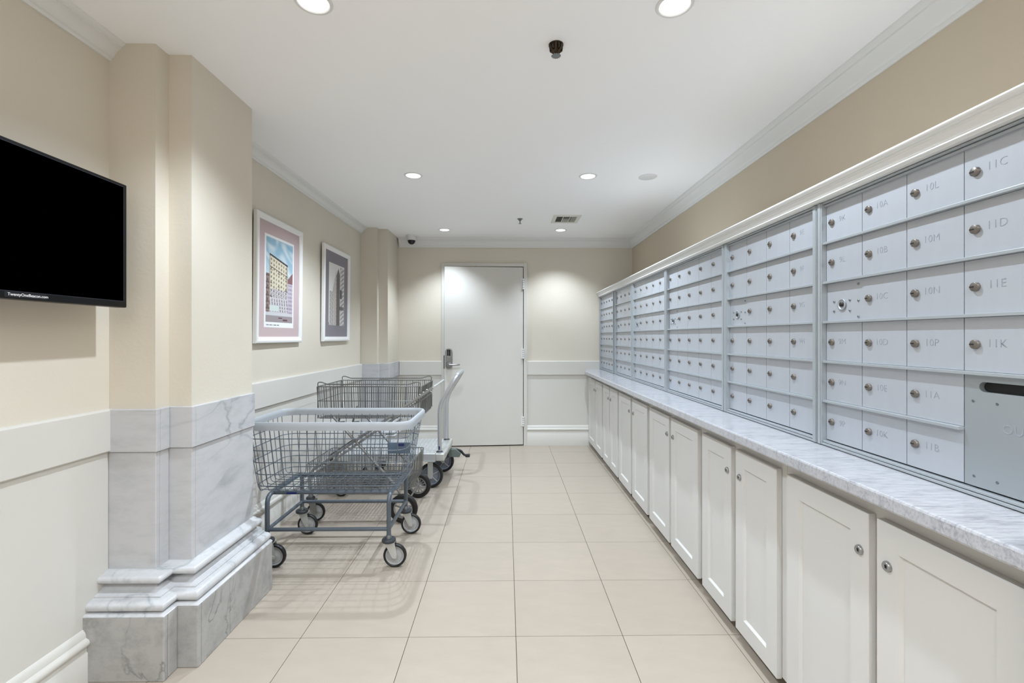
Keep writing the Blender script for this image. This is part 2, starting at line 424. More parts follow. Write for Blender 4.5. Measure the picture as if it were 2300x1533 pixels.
# ================================================================ mailbox wall
XF, XD = 1.100, 1.119
Z0, PZ = .917, .137
lockbm = bmesh.new()
lathe(lockbm, [(0, -.0070), (.0096, -.0070), (.0108, -.006), (.0112, 0)], (0, 0, 0), 'x', 18)
lock_me = mesh(lockbm, 'lock', M['nickel'], True)
kb = bmesh.new(); bx(kb, -.0078, -.0069, -.001, .0095, -.0014, .0014); key_me = mesh(kb, 'keyway', M['slot'])
def cell_mesh(wd, ht):
    bm = bmesh.new(); bx(bm, 0, .012, -wd/2, wd/2, -ht/2, ht/2)
    return mesh(bm, 'mailbox_door', M['alu'])
RX = (PI/2, 0, -PI/2)
banks = [  # far y, near y, columns, label, numbers by (col,row)
    (5.500, 4.836, 5, 'grey mailbox bank of thirty boxes at the far end, against the door wall'),
    (4.735, 4.128, 4, 'narrow grey mailbox bank second from the far wall, four columns wide'),
    (4.070, 3.256, 5, 'five-column grey mailbox bank third from the far wall, beside the narrow bank'),
    (3.208, 2.383, 5, 'five-column grey mailbox bank third from the near end, master lock in its left column'),
    (2.333, 1.673, 4, 'grey mailbox bank second from the near end, numbers 9E and 9F in its right column'),
    (1.625, .968, 4, 'nearest grey mailbox bank with boxes 9K to 11K and an outgoing slot'),
]
nums = {5: {(0,0): '9K', (0,1): '9L', (0,3): '9M', (0,4): '9N', (0,5): '9P', (1,0): '10A', (1,1): '10B', (1,2): '10C', (1,3): '10D', (1,4): '10E', (1,5): '10K',
            (2,0): '10L', (2,1): '10M', (2,2): '10N', (2,3): '10P', (2,4): '11A', (2,5): '11B', (3,0): '11C', (3,1): '11D', (3,2): '11E', (3,3): '11K'},
        4: {(3,0): '9E', (3,1): '9F', (3,2): '9G', (3,3): '9H'}}
for bi, (yf, yn, nc, lab) in enumerate(banks):
    last = bi == 5
    f = .022
    root = empty('mailbox_bank', ((XF+1.48)/2, (yf+yn)/2, .902), lab, 'mailbox', 'mailbox banks standing on the marble counter')
    pw = (yf-yn)/nc
    y_lo, y_hi = yn-f, yf+f
    if last: y_lo = .806
    bm = bmesh.new()
    bx(bm, XD+.012, 1.485, y_lo, y_hi, .9025, 1.744)                       # steel box behind the doors
    obj('body', bm, M['dark'], root)
    bm = bmesh.new()
    for a, b in ((y_lo, yn), (yf, y_hi)):
        if last and a == y_lo: b = .815
        bx(bm, XF+.001, XD+.012, a, b, .9025, 1.7445); c = (a+b)/2
        bx(bm, XF-.0015, XF+.001, c-(b-a)*.30, c+(b-a)*.34, .903, 1.744)
    ylo2 = .815 if last else yn
    bx(bm, XF+.0015, XD+.012, ylo2, yf, .9025, .9095)
    bx(bm, XF+.006, XD+.012, ylo2, yf, .9110, Z0+.0005)
    bx(bm, XF+.004, XD+.012, ylo2, yf, 1.7385, 1.7445); bx(bm, XF+.011, XD+.012, ylo2, yf, 1.7300, 1.7372)
    obj('frame', bm, M['aluf'], root, bevel=.001)
    for r in range(1, 6):
        z = Z0+PZ*r
        bm = bmesh.new(); e = yn
        if last: e = yn+pw if r == 1 else .815
        bx(bm, XF+.005, XD+.012, e, yf, z-.004, z+.004)
        obj('rail', bm, M['aluf'], root, bevel=.0008)
    cm = cell_mesh(pw-.0024, PZ-.0095)
    for c in range(nc):
        yc = yf-pw*(c+.5)
        for r in range(6):
            zc = Z0+PZ*(5.5-r)
            if last and c == 3 and r >= 4: continue
            if c == 0 and r == 2:
                o = inst('master_door', cm, root, (XD+.0025, yc, zc)); o['label'] = 'master access panel with round lock and screws'
                b2 = bmesh.new(); lathe(b2, [(.016, 0), (.019, -.003), (.0195, -.004), (.0165, -.0045), (.014, -.001)], (0, 0, 0), 'x', 20); lathe(b2, [(0, -.001), (.0145, -.001)], (0, 0, 0), 'x', 20)
                sub('lock_ring', mesh(b2, 'lock_ring', M['aluf'], True), o, (0, .008, -.011))
                b2 = bmesh.new(); lathe(b2, [(0, -.006), (.0075, -.006), (.008, -.001)], (0, 0, 0), 'x', 14); sub('lock', mesh(b2, 'lock', M['slot'], True), o, (0, .008, -.011))
                if bi >= 2:
                    b2 = bmesh.new(); lathe(b2, [(0, -.003), (.003, -.0028), (.0042, -.0012), (.0045, 0)], (0, 0, 0), 'x', 10); sm = mesh(b2, 'screw', M['screw'], True)
                    for sy, sz in ((.046, .001), (.046, -.032), (-.027, .001), (-.027, -.033), (-.064, .050), (-.064, -.003), (-.064, -.054)):
                        sub('screw', sm, o, (0, sy, sz))
                continue
            o = inst('mailbox_door', cm, root, (XD, yc, zc))
            l = sub('lock', lock_me, o, (0, pw/2-.029, .0)); 
            if bi >= 2: sub('keyway', key_me, o, (0, pw/2-.029, 0))
            t = nums.get(bi, {}).get((c, r))
            if t:
                c_ = bpy.data.curves.new('engraved_number', 'FONT'); c_.body = t; c_.size = .028; c_.offset = -.0005; c_.align_x = 'CENTER'; c_.align_y = 'CENTER'; c_.extrude = .00015; c_.resolution_u = 2
                c_.materials.append(M['grave']); q = bpy.data.objects.new('engraved_number', c_); COL.objects.link(q); q.parent = o
                q.rotation_euler = RX; q.location = (-.0004, pw/2-.077, .002); to_mesh(q)
    if last:
        yc0, yc1 = .818, yn+pw-.0012
        za, zb = Z0+.0045, Z0+2*PZ-.0045
        bm = bmesh.new()   # panel with a real round-ended slot
        sy1, sy0, sz0, sz1 = 1.096, .86, 1.1480, 1.1715
        rr = (sz1-sz0)/2; hole = []
        for k in range(9): a = PI/2-PI*k/8; hole.append((sy1-rr+rr*math.cos(a), (sz0+sz1)/2+rr*math.sin(a)))
        for k in range(9): a = -PI/2-PI*k/8; hole.append((sy0+rr+rr*math.cos(a), (sz0+sz1)/2+rr*math.sin(a)))
        for x in (XD,):
            pass
        outer = [(yc1, zb), (yc1, za), (yc0, za), (yc0, zb)]
        def vv(x, p): return bm.verts.new((x, p[0], p[1]))
        H = [vv(XD, p) for p in hole]; O = [vv(XD, p) for p in outer]
        bm.faces.new([O[0]]+H[0:9][::1][:0]+[H[0]]+H[1:9]+[O[1]]) if False else None
        H2 = [vv(XD+.012, p) for p in hole]
        for k in range(18): bm.faces.new([H[k], H[(k+1)%18], H2[(k+1)%18], H2[k]])
        bm.faces.new([O[0], O[1]]+[H[k] for k in range(8, -1, -1)])          # side at the left end
        bm.faces.new([O[1], O[2], H[9], H[8]]); bm.faces.new([O[2], O[3]]+[H[k] for k in range(17, 8, -1)])
        bm.faces.new([O[3], O[0], H[0], H[17]])
        op = obj('outgoing_panel', bm, M['aluo'], root, label='grey outgoing mail panel with long black slot')
        for sy, sz in ((1.110, 1.124), (1.055, 1.124), (1.108, .945), (1.055, .945)):
            bm = bmesh.new(); lathe(bm, [(0, -.0012), (.0032, -.001), (.0036, 0)], (XD, sy, sz), 'x', 10); obj('screw', bm, M['screw'], op, smooth=True)
        text('engraved_word', 'OUTGOING', .030, (XD-.0004, 1.045, 1.069), RX, M['grave'], op)

bm = bmesh.new()
prof = [(1.487, 1.802), (1.067, 1.802), (1.061, 1.7985), (1.059, 1.794), (1.061, 1.789), (1.067, 1.785), (1.070, 1.784), (1.070, 1.781), (1.073, 1.778), (1.073, 1.775), (1.076, 1.772),
        (1.079, 1.765), (1.084, 1.7605), (1.084, 1.758), (1.081, 1.756), (1.0805, 1.7535), (1.083, 1.751), (1.086, 1.750), (1.087, 1.7465), (1.487, 1.7465)]
rings(bm, [[(x, y, z) for x, z in prof] for y in (.806, 5.53)])
tag(obj('mailbox_cornice', bm, M['trimw'], smooth=True), 'long white moulded cornice running along the top of the mailbox banks', 'cornice')

# ---------------------------------------------------------------- counter and base cabinets
bm = bmesh.new()
prism(bm, [(1.487, .808), (.9095, .808), (.885, 3.0), (.872, 5.20), (.955, 5.530), (1.487, 5.530)], .862, .900)
tag(obj('countertop', bm, M['counter'], bevel=.006), 'long grey-veined white marble countertop under the mailboxes', 'countertop')

def panel_door(y0, y1, z0, z1, xf, th, root):
    """shaker door facing -x with a recessed centre panel; y0 near, y1 far"""
    bm = bmesh.new(); st = .066; d = .009
    def rect(x, m): return [(x, y0+m, z0+m), (x, y1-m, z0+m), (x, y1-m, z1-m), (x, y0+m, z1-m)]
    loops = [rect(xf+th, 0), rect(xf+.0015, 0), rect(xf, .0015), rect(xf, st), rect(xf+d, st+.007)]
    rings(bm, loops)
    return obj('cabinet_door', bm, M['cab'], root)
cabs = [((5.530, 4.700), (5.503, 5.098), (5.080, 4.731), 'white base cabinet in the far corner beside the door wall'),
        ((4.700, 4.040), (4.670, 4.390), (4.362, 4.067), 'narrow white base cabinet second from the far corner'),
        ((4.040, 3.179), (4.013, 3.636), (3.586, 3.207), 'white base cabinet third from the far corner'),
        ((3.179, 2.328), (3.151, 2.772), (2.738, 2.356), 'white base cabinet third from the near end'),
        ((2.328, 1.633), (2.299, 2.004), (1.963, 1.664), 'white base cabinet second from the near end, narrow doors with dark gap'),
        ((1.633, .812), (1.602, 1.238), (1.210, .845), 'nearest white base cabinet with two wide panelled doors')]
cl = bmesh.new()
lathe(cl, [(0, -.006), (.0065, -.0065), (.0075, -.0085), (.010, -.0085), (.0125, -.0055), (.0135, -.001), (.0135, 0)], (0, 0, 0), 'x', 20)
clm = mesh(cl, 'cabinet_lock', M['chrome'], True)
kb = bmesh.new(); lathe(kb, [(0, -.0075), (.0028, -.0075), (.003, -.006)], (0, 0, .0012), 'x', 10); bx(kb, -.0075, -.006, -.0012, .0012, -.0045, .001); clk = mesh(kb, 'keyhole', M['slot'])
for (ya, yb), A, B, lab in cabs:
    root = empty('base_cabinet', (1.2, (ya+yb)/2, 0), lab, 'cabinet', 'white base cabinets under the counter')
    bm = bmesh.new(); bx(bm, .986, 1.484, yb+.0006, ya-.0006, .062, .8615); bx(bm, 1.062, 1.484, yb+.0006, ya-.0006, 0, .062)
    obj('carcass', bm, M['cab'], root)
    bm = bmesh.new(); bx(bm, 1.058, 1.0615, yb+.0006, ya-.0006, 0, .0615); obj('toe_kick', bm, M['toe'], root)
    for k, (f_, n_) in enumerate((A, B)):
        d = panel_door(n_, f_, .056, .806, .965, .020, root)
        yl = n_+.030 if k == 0 else f_-.036
        l = sub('cabinet_lock', clm, d, Vector((.965, yl, .697))-org(root)); sub('keyhole', clk, d, Vector((.965, yl, .697))-org(root))
bm = bmesh.new(); bx(bm, .905, 1.487, .765, .803, 0, .968)
tag(obj('end_panel', bm, M['cab'], bevel=.003), 'white painted end panel closing the near end of the counter', 'panel')

# ================================================================ television
tvx = -1.43
root = empty('television', (-1.48, 1.42, 1.387), 'black flat screen television on the left wall beside the near pilaster', 'television')
bm = bmesh.new(); bx(bm, tvx-.040, tvx, 1.055, 1.784, 1.387, 1.848); obj('casing', bm, M['tvb'], root, bevel=.004)
bm = bmesh.new(); bx(bm, tvx-.002, tvx+.0004, 1.072, 1.767, 1.411, 1.836); obj('screen', bm, M['tvs'], root)
bm = bmesh.new()
for a in ((1.0705, 1.072, 1.4095, 1.8375), (1.767, 1.7685, 1.4095, 1.8375)): bx(bm, tvx-.002, tvx+.0008, *a)
for a in ((1.0705, 1.7685, 1.4095, 1.411), (1.0705, 1.7685, 1.836, 1.8375)): bx(bm, tvx-.002, tvx+.0008, *a)
obj('bezel', bm, mk('bezel_edge', (40, 42, 54), .3), root)
bm = bmesh.new(); bx(bm, xw(1.4)+.006, tvx-.039, 1.32, 1.52, 1.52, 1.72); obj('wall_bracket', bm, M['tvb'], root)
text('lettering', 'TwentyOneBeacon.com', .0122, (tvx+.0008, 1.360, 1.4005), (PI/2, 0, PI/2), M['label'], root)
bm = bmesh.new(); bx(bm, tvx, tvx+.0005, 1.352, 1.474, 1.3925, 1.4085); obj('name_strip', bm, mk('strip', (20, 22, 26), .4), root)

# ================================================================ framed prints
def art_mesh(name, W, Hh, fn):
    bm = bmesh.new(); cl = bm.loops.layers.float_color.new('Col')
    vs = [[bm.verts.new((0, i/W, j/Hh)) for i in range(W+1)] for j in range(Hh+1)]
    for j in range(Hh):
        for i in range(W):
            f = bm.faces.new([vs[j][i], vs[j][i+1], vs[j+1][i+1], vs[j+1][i]]); c = fn((i+.5)/W, (j+.5)/Hh)
            c = lin(c)
            for l in f.loops: l[cl] = (*c, 1)
    return bm
m = bpy.data.materials.new('print_ink'); m.use_nodes = True; nt = m.node_tree
vc = nt.nodes.new('ShaderNodeVertexColor'); vc.layer_name = 'Col'; nt.links.new(vc.outputs['Color'], nt.nodes['Principled BSDF'].inputs['Base Color']); nt.nodes['Principled BSDF'].inputs['Roughness'].default_value = .5
M['ink'] = m
R = random.Random(3); cloud = [(R.random(), .72+.26*R.random(), .05+.12*R.random()) for _ in range(14)]
def art1(x, y):
    top = .815-.085*(x-.12)/.68                     # cornice slopes away
    if .12 < x < .80 and .30 < y < top:
        if y > top-.022: return (52, 48, 50)
        u = (x-.14)/.64; v = (top-.03-y)
        if u < 0: return (150, 140, 120)
        if .115 < v < .124: return (70, 62, 58)
        a = (u*7) % 1; b = (v*19) % 1
        if .32 < a < .66 and .28 < b < .75:
            return (96, 88, 84) if y > .34 else (120, 116, 118)
        if (int(u*7) in (0, 3, 6)) and b > .8 and int(v*19) % 3 == 2: return (88, 74, 66)
        if y < .40: return (188, 182, 182) if b > .1 else (120, 112, 114)
        return (205, 196, 172) if u < .93 else (170, 160, 142)
    if x >= .80 and y > .12 and y < .64-.5*(.98-x):
        a = (x*26) % 1; b = (y*20) % 1
        if y > .50: return (128, 92, 92)
        return (112, 98, 112) if (.3 < a < .7 and .3 < b < .8) else (186, 176, 188)
    if x < .13 and .12 < y < .575:
        b = (y*13) % 1
        return (96, 78, 78) if (b < .25 or (.04 < x < .08 and b < .7)) else (138, 118, 112)
    if y < .08: return (150-int(20*y), 140, 142) if not ((.45 < x < .60 and .045 < y < .062) or (.62 < x < .80 and .022 < y < .042)) else (96, 58, 66)
    if y <= .30:
        if y < .115: return (196, 196, 198)
        b = (x*11+y*3) % 1; c = (y*24) % 1
        if .1 < x < .45 and .13 < y < .20: return (196, 206, 200)
        if b < .28 and c < .7: return (92, 88, 96)
        return (196, 190, 192)
    s = .5+.5*math.sin(x*6.1+3*math.sin(y*9)+1.7*math.sin(y*23+x*7))*math.sin(y*17+2*math.sin(x*8))
    s = max(0, s-.25)*1.1
    g = (y-.55)/.45
    a = (132+34*(1-g), 172+16*(1-g), 194+6*(1-g))
    return tuple(int(a[k]*(1-s)+(212, 218, 220)[k]*s) for k in range(3))
def art2(x, y):
    # tall corner building seen from below in sepia
    if .48 < x < .70 and y < .95-.10*abs(x-.60)/.1:
        return (108, 98, 96) if (y*60) % 1 > .25 else (92, 84, 84)
    if x >= .70:
        e = .98-.05*(x-.70); 
        if y < e:
            a = (x*15) % 1; b = (y*14-(x-.7)*4) % 1
            if .45 < y < .60 and .72 < x < .85: return (70, 68, 72)
            if .26 < y < .32: return (58, 52, 52) if (x*9) % 1 < .7 else (190, 190, 190)
            return (84, 78, 82) if (a < .5 and b < .45) else (206, 204, 204)
        return (220, 220, 220)
    t = .93-(.48-x)*1.5
    if .16 < x <= .48 and y < max(t, 0.0) or (.05 < x <= .22 and y < .55):
        a = (x*17) % 1; b = (y*15+(x*6)) % 1
        if b < .10: return (110, 100, 98)
        return (128, 118, 116) if (.3 < a < .75 and .35 < b < .8) else (204, 200, 196)
    if y < .05: return (120, 110, 108) if (x*23) % 1 < .5 else (215, 212, 210)
    return (222, 221, 219)
def picture(y0, y1, z0, z1, matk, iy, iz, fn, label, cap, border):
    xb = xw((y0+y1)/2)
    root = empty('framed_print', (xb, (y0+y1)/2, z0), label, 'picture', 'framed prints on the recessed wall')
    tilt = lambda bm: (bmesh.ops.rotate(bm, cent=Vector((xb+.02, 0, z0)), matrix=Matrix.Rotation(math.radians(.6), 3, 'Y'), verts=bm.verts[:]), bm)[1]
    fw = .040; bm = bmesh.new()
    prf = [(0, .006), (0, .026), (.004, .031), (.014, .033), (.026, .030), (.032, .026), (.038, .024), (fw, .020), (fw, .006)]
    loops = [[(xb+h_, yy, zz) for yy, zz in ((y0+m_, z0+m_), (y1-m_, z0+m_), (y1-m_, z1-m_), (y0+m_, z1-m_))] for m_, h_ in prf]
    rings(bm, loops+[loops[0]], caps=False); bmesh.ops.remove_doubles(bm, verts=bm.verts[:], dist=1e-6)
    obj('frame', tilt(bm), M['framew'], root)
    bm = bmesh.new(); bx(bm, xb+.006, xb+.016, y0+.03, y1-.03, z0+.03, z1-.03); obj('mat_board', tilt(bm), M[matk], root)
    ax = xb+.0166
    if border:
        bm = bmesh.new(); bx(bm, xb+.0155, xb+.0163, iy[0]-.018, iy[1]+.018, iz[0]-.035, iz[1]+.016); obj('print_margin', tilt(bm), M['paper'], root)
    bm = art_mesh('print', 84, 150, fn); 
    for v in bm.verts: v.co = (ax, iy[0]+v.co.y*(iy[1]-iy[0]), iz[0]+v.co.z*(iz[1]-iz[0]))
    obj('print', tilt(bm), M['ink'], root)
    if cap:
        bm = bmesh.new(); y = iy[0]+.01; rr = random.Random(1)
        for k in range(30):
            wd = .0035+.002*rr.random()
            if k not in (6, 14, 16, 24): bx(bm, xb+.0163, xb+.0166, y, y+wd, iz[0]-.022, iz[0]-.022+.0055+.002*rr.random())
            y += wd+.0012
        obj('caption', tilt(bm), mk('caption_ink', (120, 120, 124), .7), root)
picture(2.880, 3.522, 1.238, 2.058, 'matp', (3.012, 3.385), (1.375, 1.925), art1, 'white framed colour print of a tall hotel with a pink mat', True, True)
picture(3.915, 4.557, 1.240, 2.062, 'matg', (4.046, 4.425), (1.380, 1.925), art2, 'white framed sepia print of a corner building with a dark grey mat', False, False)

# ================================================================ ceiling fittings
names = ['farthest left recessed downlight, before the door wall', 'farthest right recessed downlight, behind the air vent',
         'middle left recessed downlight in the ceiling', 'middle right recessed downlight, beside the blank white disc',
         'nearest left recessed downlight, cut by the top of the photo', 'nearest right recessed downlight, cut by the top of the photo',
         'recessed downlight just behind the camera on the left', 'recessed downlight just behind the camera on the right',
         'recessed downlight at the open end on the left', 'recessed downlight at the open end on the right']
for (x, y), lab in zip(LIGHTS, names):
    root = empty('downlight', (x, y, CEIL), lab, 'ceiling light', 'recessed downlights in two rows')
    bm = bmesh.new(); lathe(bm, [(.052, .004), (.051, -.002), (.054, -.005), (.062, -.0045), (.0655, -.001), (.066, .004)], (x, y, CEIL), n=40); obj('trim_ring', bm, M['trimw'], root, smooth=True)
    bm = bmesh.new(); lathe(bm, [(0, -.0015), (.053, -.0015)], (x, y, CEIL), n=40); obj('lens', bm, M['lamp'], root)
bm = bmesh.new(); lathe(bm, [(0, -.005), (.060, -.005), (.066, -.002), (.066, .003)], (1.024, 3.383, CEIL), n=40)
tag(obj('blanking_disc', bm, M['trimw'], smooth=True), 'blank white round cover plate on the ceiling, right of the middle downlight', 'cover plate')
# sprinklers
def sprinkler(x, y, s, lab, cup):
    root = empty('sprinkler', (x, y, CEIL), lab, 'sprinkler', 'ceiling fire sprinklers')
    bm = bmesh.new()
    if cup:
        lathe(bm, [(.030, .002), (.029, -.004), (.022, -.004), (.020, .002)], (x, y, CEIL), n=24); 
        lathe(bm, [(0, -.001), (.022, -.0015)], (x, y, CEIL), n=20)
        for a in range(6):
            q = a*PI/3+.4; tube(bm, [(x+.026*math.cos(q), y+.026*math.sin(q), CEIL-.002), (x+.024*math.cos(q), y+.024*math.sin(q), CEIL-.018), (x+.006*math.cos(q), y+.006*math.sin(q), CEIL-.034)], .0050, 6)
        lathe(bm, [(0, -.026), (.006, -.024), (.008, -.012), (.010, 0)], (x, y, CEIL), n=14); lathe(bm, [(0, -.04), (.006, -.038), (.008, -.030), (.004, -.026)], (x, y, CEIL), n=12)
    else:
        lathe(bm, [(.028, .001), (.026, -.004), (.015, -.008), (.014, -.018), (.006, -.020), (.005, -.044), (0, -.044)], (x, y, CEIL), n=20)
    obj('body', bm, M['brass'] if cup else M['screw'], root, smooth=True)
    bm = bmesh.new(); zt = CEIL-(.043 if cup else .046); n = 28
    ro = [( (.0195 if k % 2 else .0150) if cup else .014) for k in range(n)]
    for z in (zt, zt-.002): pass
    rings(bm, [[(x+ro[k]*math.cos(2*PI*k/n), y+ro[k]*math.sin(2*PI*k/n), z) for k in range(n)] for z in (zt, zt-.0025)])
    obj('deflector', bm, M['screw'], root)
sprinkler(.197, 1.858, 1, 'aged brass fire sprinkler hanging from the ceiling, the nearer one', True)
sprinkler(.134, 4.60, 1, 'small dark fire sprinkler on the ceiling left of the air vent', False)
# air vent
root = empty('air_vent', (.585, 4.592, CEIL), 'white louvred air vent in the ceiling near the door wall', 'vent')
vx0, vx1, vy0, vy1 = .450, .715, 4.445, 4.74
bm = bmesh.new()
for a in ((vx0, vx1, vy0, vy0+.040), (vx0, vx1, vy1-.040, vy1), (vx0, vx0+.036, vy0+.04, vy1-.04), (vx1-.036, vx1, vy0+.04, vy1-.04)): bx(bm, *a, CEIL-.008, CEIL+.002)
bx(bm, vx0+.095, vx0+.102, vy0+.04, vy1-.04, CEIL-.007, CEIL); bx(bm, vx1-.102, vx1-.095, vy0+.04, vy1-.04, CEIL-.007, CEIL)
obj('frame', bm, M['vent'], root, bevel=.002)
bm = bmesh.new(); bx(bm, vx0+.03, vx1-.03, vy0+.035, vy1-.035, CEIL-.0012, CEIL+.001); obj('duct', bm, M['dark'], root)
def slat(x0, x1, y0, y1, dx, dy):
    bm = bmesh.new(); z = CEIL-.0015
    v = [bm.verts.new(p) for p in ((x0, y0, z), (x1, y0, z) if dy else (x0, y1, z), (x1+dx, y0+dy, z-.006) if dy else (x0+dx, y1, z-.006), (x0+dx, y0+dy, z-.006))]
    bm.faces.new(v); r_ = bmesh.ops.solidify(bm, geom=bm.faces[:], thickness=.0012); obj('louvre', bm, M['vent'], root)
for k in range(7): slat(vx0+.040+k*.0078, 0, vy0+.045, vy1-.045, -.004, 0)
for k in range(7): slat(vx1-.040-k*.0078, 0, vy0+.045, vy1-.045, .006, 0)
for k in range(8): slat(vx0+.104, vx1-.104, vy0+.05+k*.025, 0, 0, .006 if k > 3 else -.006)
# dome camera
cxm, cym = -1.085, 5.375
root = empty('dome_camera', (cxm, cym, CEIL), 'white dome security camera with a black dome in the far left ceiling corner', 'camera')
bm = bmesh.new(); lathe(bm, [(.062, .002), (.062, -.010), (.052, -.013), (.050, -.050), (.045, -.056), (.043, -.056)], (cxm, cym, CEIL), n=32); obj('housing', bm, M['camw'], root, smooth=True)
bm = bmesh.new(); lathe(bm, [(.044*math.cos(a*PI/16), -.056-.046*math.sin(a*PI/16)) for a in range(9)], (cxm, cym, CEIL), n=28); obj('dome', bm, M['camd'], root, smooth=True)

# ================================================================ carts
def wheel(name, c, r, wd, part, hubmat, tirew=.2, spokes=0):
    """axle along y; returns nothing, adds tire + hub under the part"""
    c = Vector(c); ri = r*(1-tirew); bm = bmesh.new(); hw = wd/2
    lathe(bm, [(ri, -hw*.8), (ri+.3*(r-ri), -hw), (r-.25*(r-ri), -hw*.9), (r-.03*(r-ri), -hw*.5), (r, 0), (r-.03*(r-ri), hw*.5), (r-.25*(r-ri), hw*.9), (ri+.3*(r-ri), hw), (ri, hw*.8), (ri, -hw*.8)], c, 'y', 32)
    obj('tire', bm, M['rubber'], part, smooth=True)
    bm = bmesh.new()
    if spokes:
        lathe(bm, [(ri, -hw*.7), (ri, hw*.7), (ri*.9, hw*.7), (ri*.9, -hw*.7), (ri, -hw*.7)], c, 'y', 32)
        lathe(bm, [(0, -hw), (ri*.2, -hw), (ri*.24, -hw*.7), (ri*.24, hw*.7), (ri*.2, hw), (0, hw)], c, 'y', 16)
        for k in range(spokes):
            a = 2*PI*k/spokes+.3
            for s in (-1, 1):
                tube(bm, [c+Vector((ri*.18*math.cos(a+.4*s), s*hw*.8, ri*.18*math.sin(a+.4*s))), c+Vector((ri*.93*math.cos(a), 0, ri*.93*math.sin(a)))], .0022 if spokes > 6 else .005, 5)
    else:
        s = ri
        lathe(bm, [(0, -hw*.55), (s*.22, -hw*.55), (s*.26, -hw*.42), (s*.74, -hw*.30), (s*.77, -hw*.48), (s*.80, -hw*.30), (s*.86, -hw*.42), (s*.90, -hw*.62), (s*.99, -hw*.66), (s, -hw*.5), (s, hw*.5), (s*.99, hw*.66), (s*.9, hw*.62), (s*.86, hw*.4), (s*.26, hw*.4), (s*.22, hw*.55), (0, hw*.55)], c, 'y', 32)
    obj('hub', bm, M[hubmat], part, smooth=True)
def caster(root, stem, wc, r, wd=.028, hubmat='hub', collar=True, collar_r=.038, mat='fork'):
    """stem = centre of the bottom of the leg, wc = wheel centre"""
    sx, sy, sz = stem; wx, wy, wz = wc; hw = wd/2+.005
    bm = bmesh.new()
    for s in (-1, 1):     # fork plates
        pl = [(sx-.026, sz-.022), (sx+.030, sz-.022), (wx+.014, wz+.012), (wx+.012, wz-.010), (wx, wz-.014), (wx-.012, wz-.008)]
        y0 = wy+s*hw; rings(bm, [[(x, y0+dy, z) for x, z in pl] for dy in (-.0015, .0015)])
        lathe(bm, [(0, s*.005), (.007, s*.005), (.008, 0)], (wx, y0, wz), 'y', 10)
    bx(bm, sx-.028, sx+.032, wy-hw-.002, wy+hw+.002, sz-.026, sz-.019)
    part = obj('caster', bm, M[mat], root)
    if collar:
        bm = bmesh.new(); lathe(bm, [(.012, 0), (collar_r*.9, 0), (collar_r, -.005), (collar_r, -.014), (collar_r*.9, -.019), (.012, -.019)], (sx, sy, sz), n=28); obj('bumper_ring', bm, M['ring'], part, smooth=True)
        bm = bmesh.new(); lathe(bm, [(.0, .0), (.017, 0), (.016, .012), (.013, .020), (0, .020)], (sx, sy, sz), n=14); obj('stem', bm, M['screw'], part, smooth=True)
    wheel('wheel', wc, r, wd, part, hubmat)
def rrect(x0, x1, y0, y1, r, z, n=5):
    P = []
    for cx_, cy_, a0 in ((x1-r, y0+r, -PI/2), (x1-r, y1-r, 0), (x0+r, y1-r, PI/2), (x0+r, y0+r, PI)):
        for k in range(n+1):
            a = a0+PI/2*k/n; P.append((cx_+r*math.cos(a), cy_+r*math.sin(a), z))
    return P

# --- laundry cart, grey enamel
cart = empty('laundry_cart', (-.98, 2.82, 0), 'grey wire laundry cart with a padded vinyl rim, nearest of the three carts', 'cart')
lx0, lx1, ly0, ly1, zt = -1.318, -.650, 2.600, 3.040, .402
for lx in (lx0, lx1):
    bm = bmesh.new(); tube(bm, fillet([(lx, ly0, .165), (lx, ly0, zt), (lx, ly1, zt), (lx, ly1, .165)], .05, 6), .0125, 12); obj('leg_frame', bm, M['bluegrey'], cart, smooth=True)
    bm = bmesh.new(); tube(bm, [(lx, ly0, .216), (lx, ly1, .216)], .0105, 10); obj('side_rail', bm, M['bluegrey'], cart, smooth=True)
for ly in (ly0, ly1):
    bm = bmesh.new(); tube(bm, [(lx0, ly, .216), (lx1, ly, .216)], .0105, 10); obj('cross_rail', bm, M['bluegrey'], cart, smooth=True)
    yy = ly+.055 if ly == ly0 else ly-.055
    bm = bmesh.new(); tube(bm, [(lx0, yy, zt+.001), (lx1, yy, zt+.001)], .0115, 10); obj('top_rail', bm, M['bluegrey'], cart, smooth=True)
for sx in (lx0, lx1):
    for sy in (ly0, ly1):
        caster(cart, (sx, sy, .165), (sx+.030, sy+.018, .0645), .0645, .028)
zb, ztop = .420, .792
bxx = (-1.390, -.595, 2.612, 2.995); txx = (-1.438, -.535, 2.556, 3.060)
def lerp(a, b, t): return a+(b-a)*t
def rect_at(z):
    t = (z-zb)/(ztop-zb); return [lerp(bxx[k], txx[k], t) for k in range(4)]
bm = bmesh.new()
for z in (.452, .520, .588, .656, .722):
    x0, x1, y0, y1 = rect_at(z); tube(bm, rrect(x0, x1, y0, y1, .065, z), .0027, 6, closed=True)
x0, x1, y0, y1 = bxx
nx, ny = 17, 8
for k in range(nx):
    t = k/(nx-1); xb = lerp(x0+.025, x1-.025, t); xt = lerp(txx[0]+.05, txx[1]-.05, t)
    tube(bm, fillet([(xt, txx[2]+.003, ztop), (xb, y0+.004, zb), (xb, y1-.004, zb), (xt, txx[3]-.003, ztop)], .022, 3), .0021, 5)
for k in range(ny):
    t = k/(ny-1); yb = lerp(y0+.03, y1-.03, t); yt = lerp(txx[2]+.05, txx[3]-.05, t)
    tube(bm, fillet([(txx[0]+.003, yt, ztop), (x0+.004, yb, zb+.004), (x1-.004, yb, zb+.004), (txx[1]-.003, yt, ztop)], .022, 3), .0021, 5)
obj('wire_basket', bm, M['wire1'], cart, smooth=True, kind='stuff')
bm = bmesh.new()
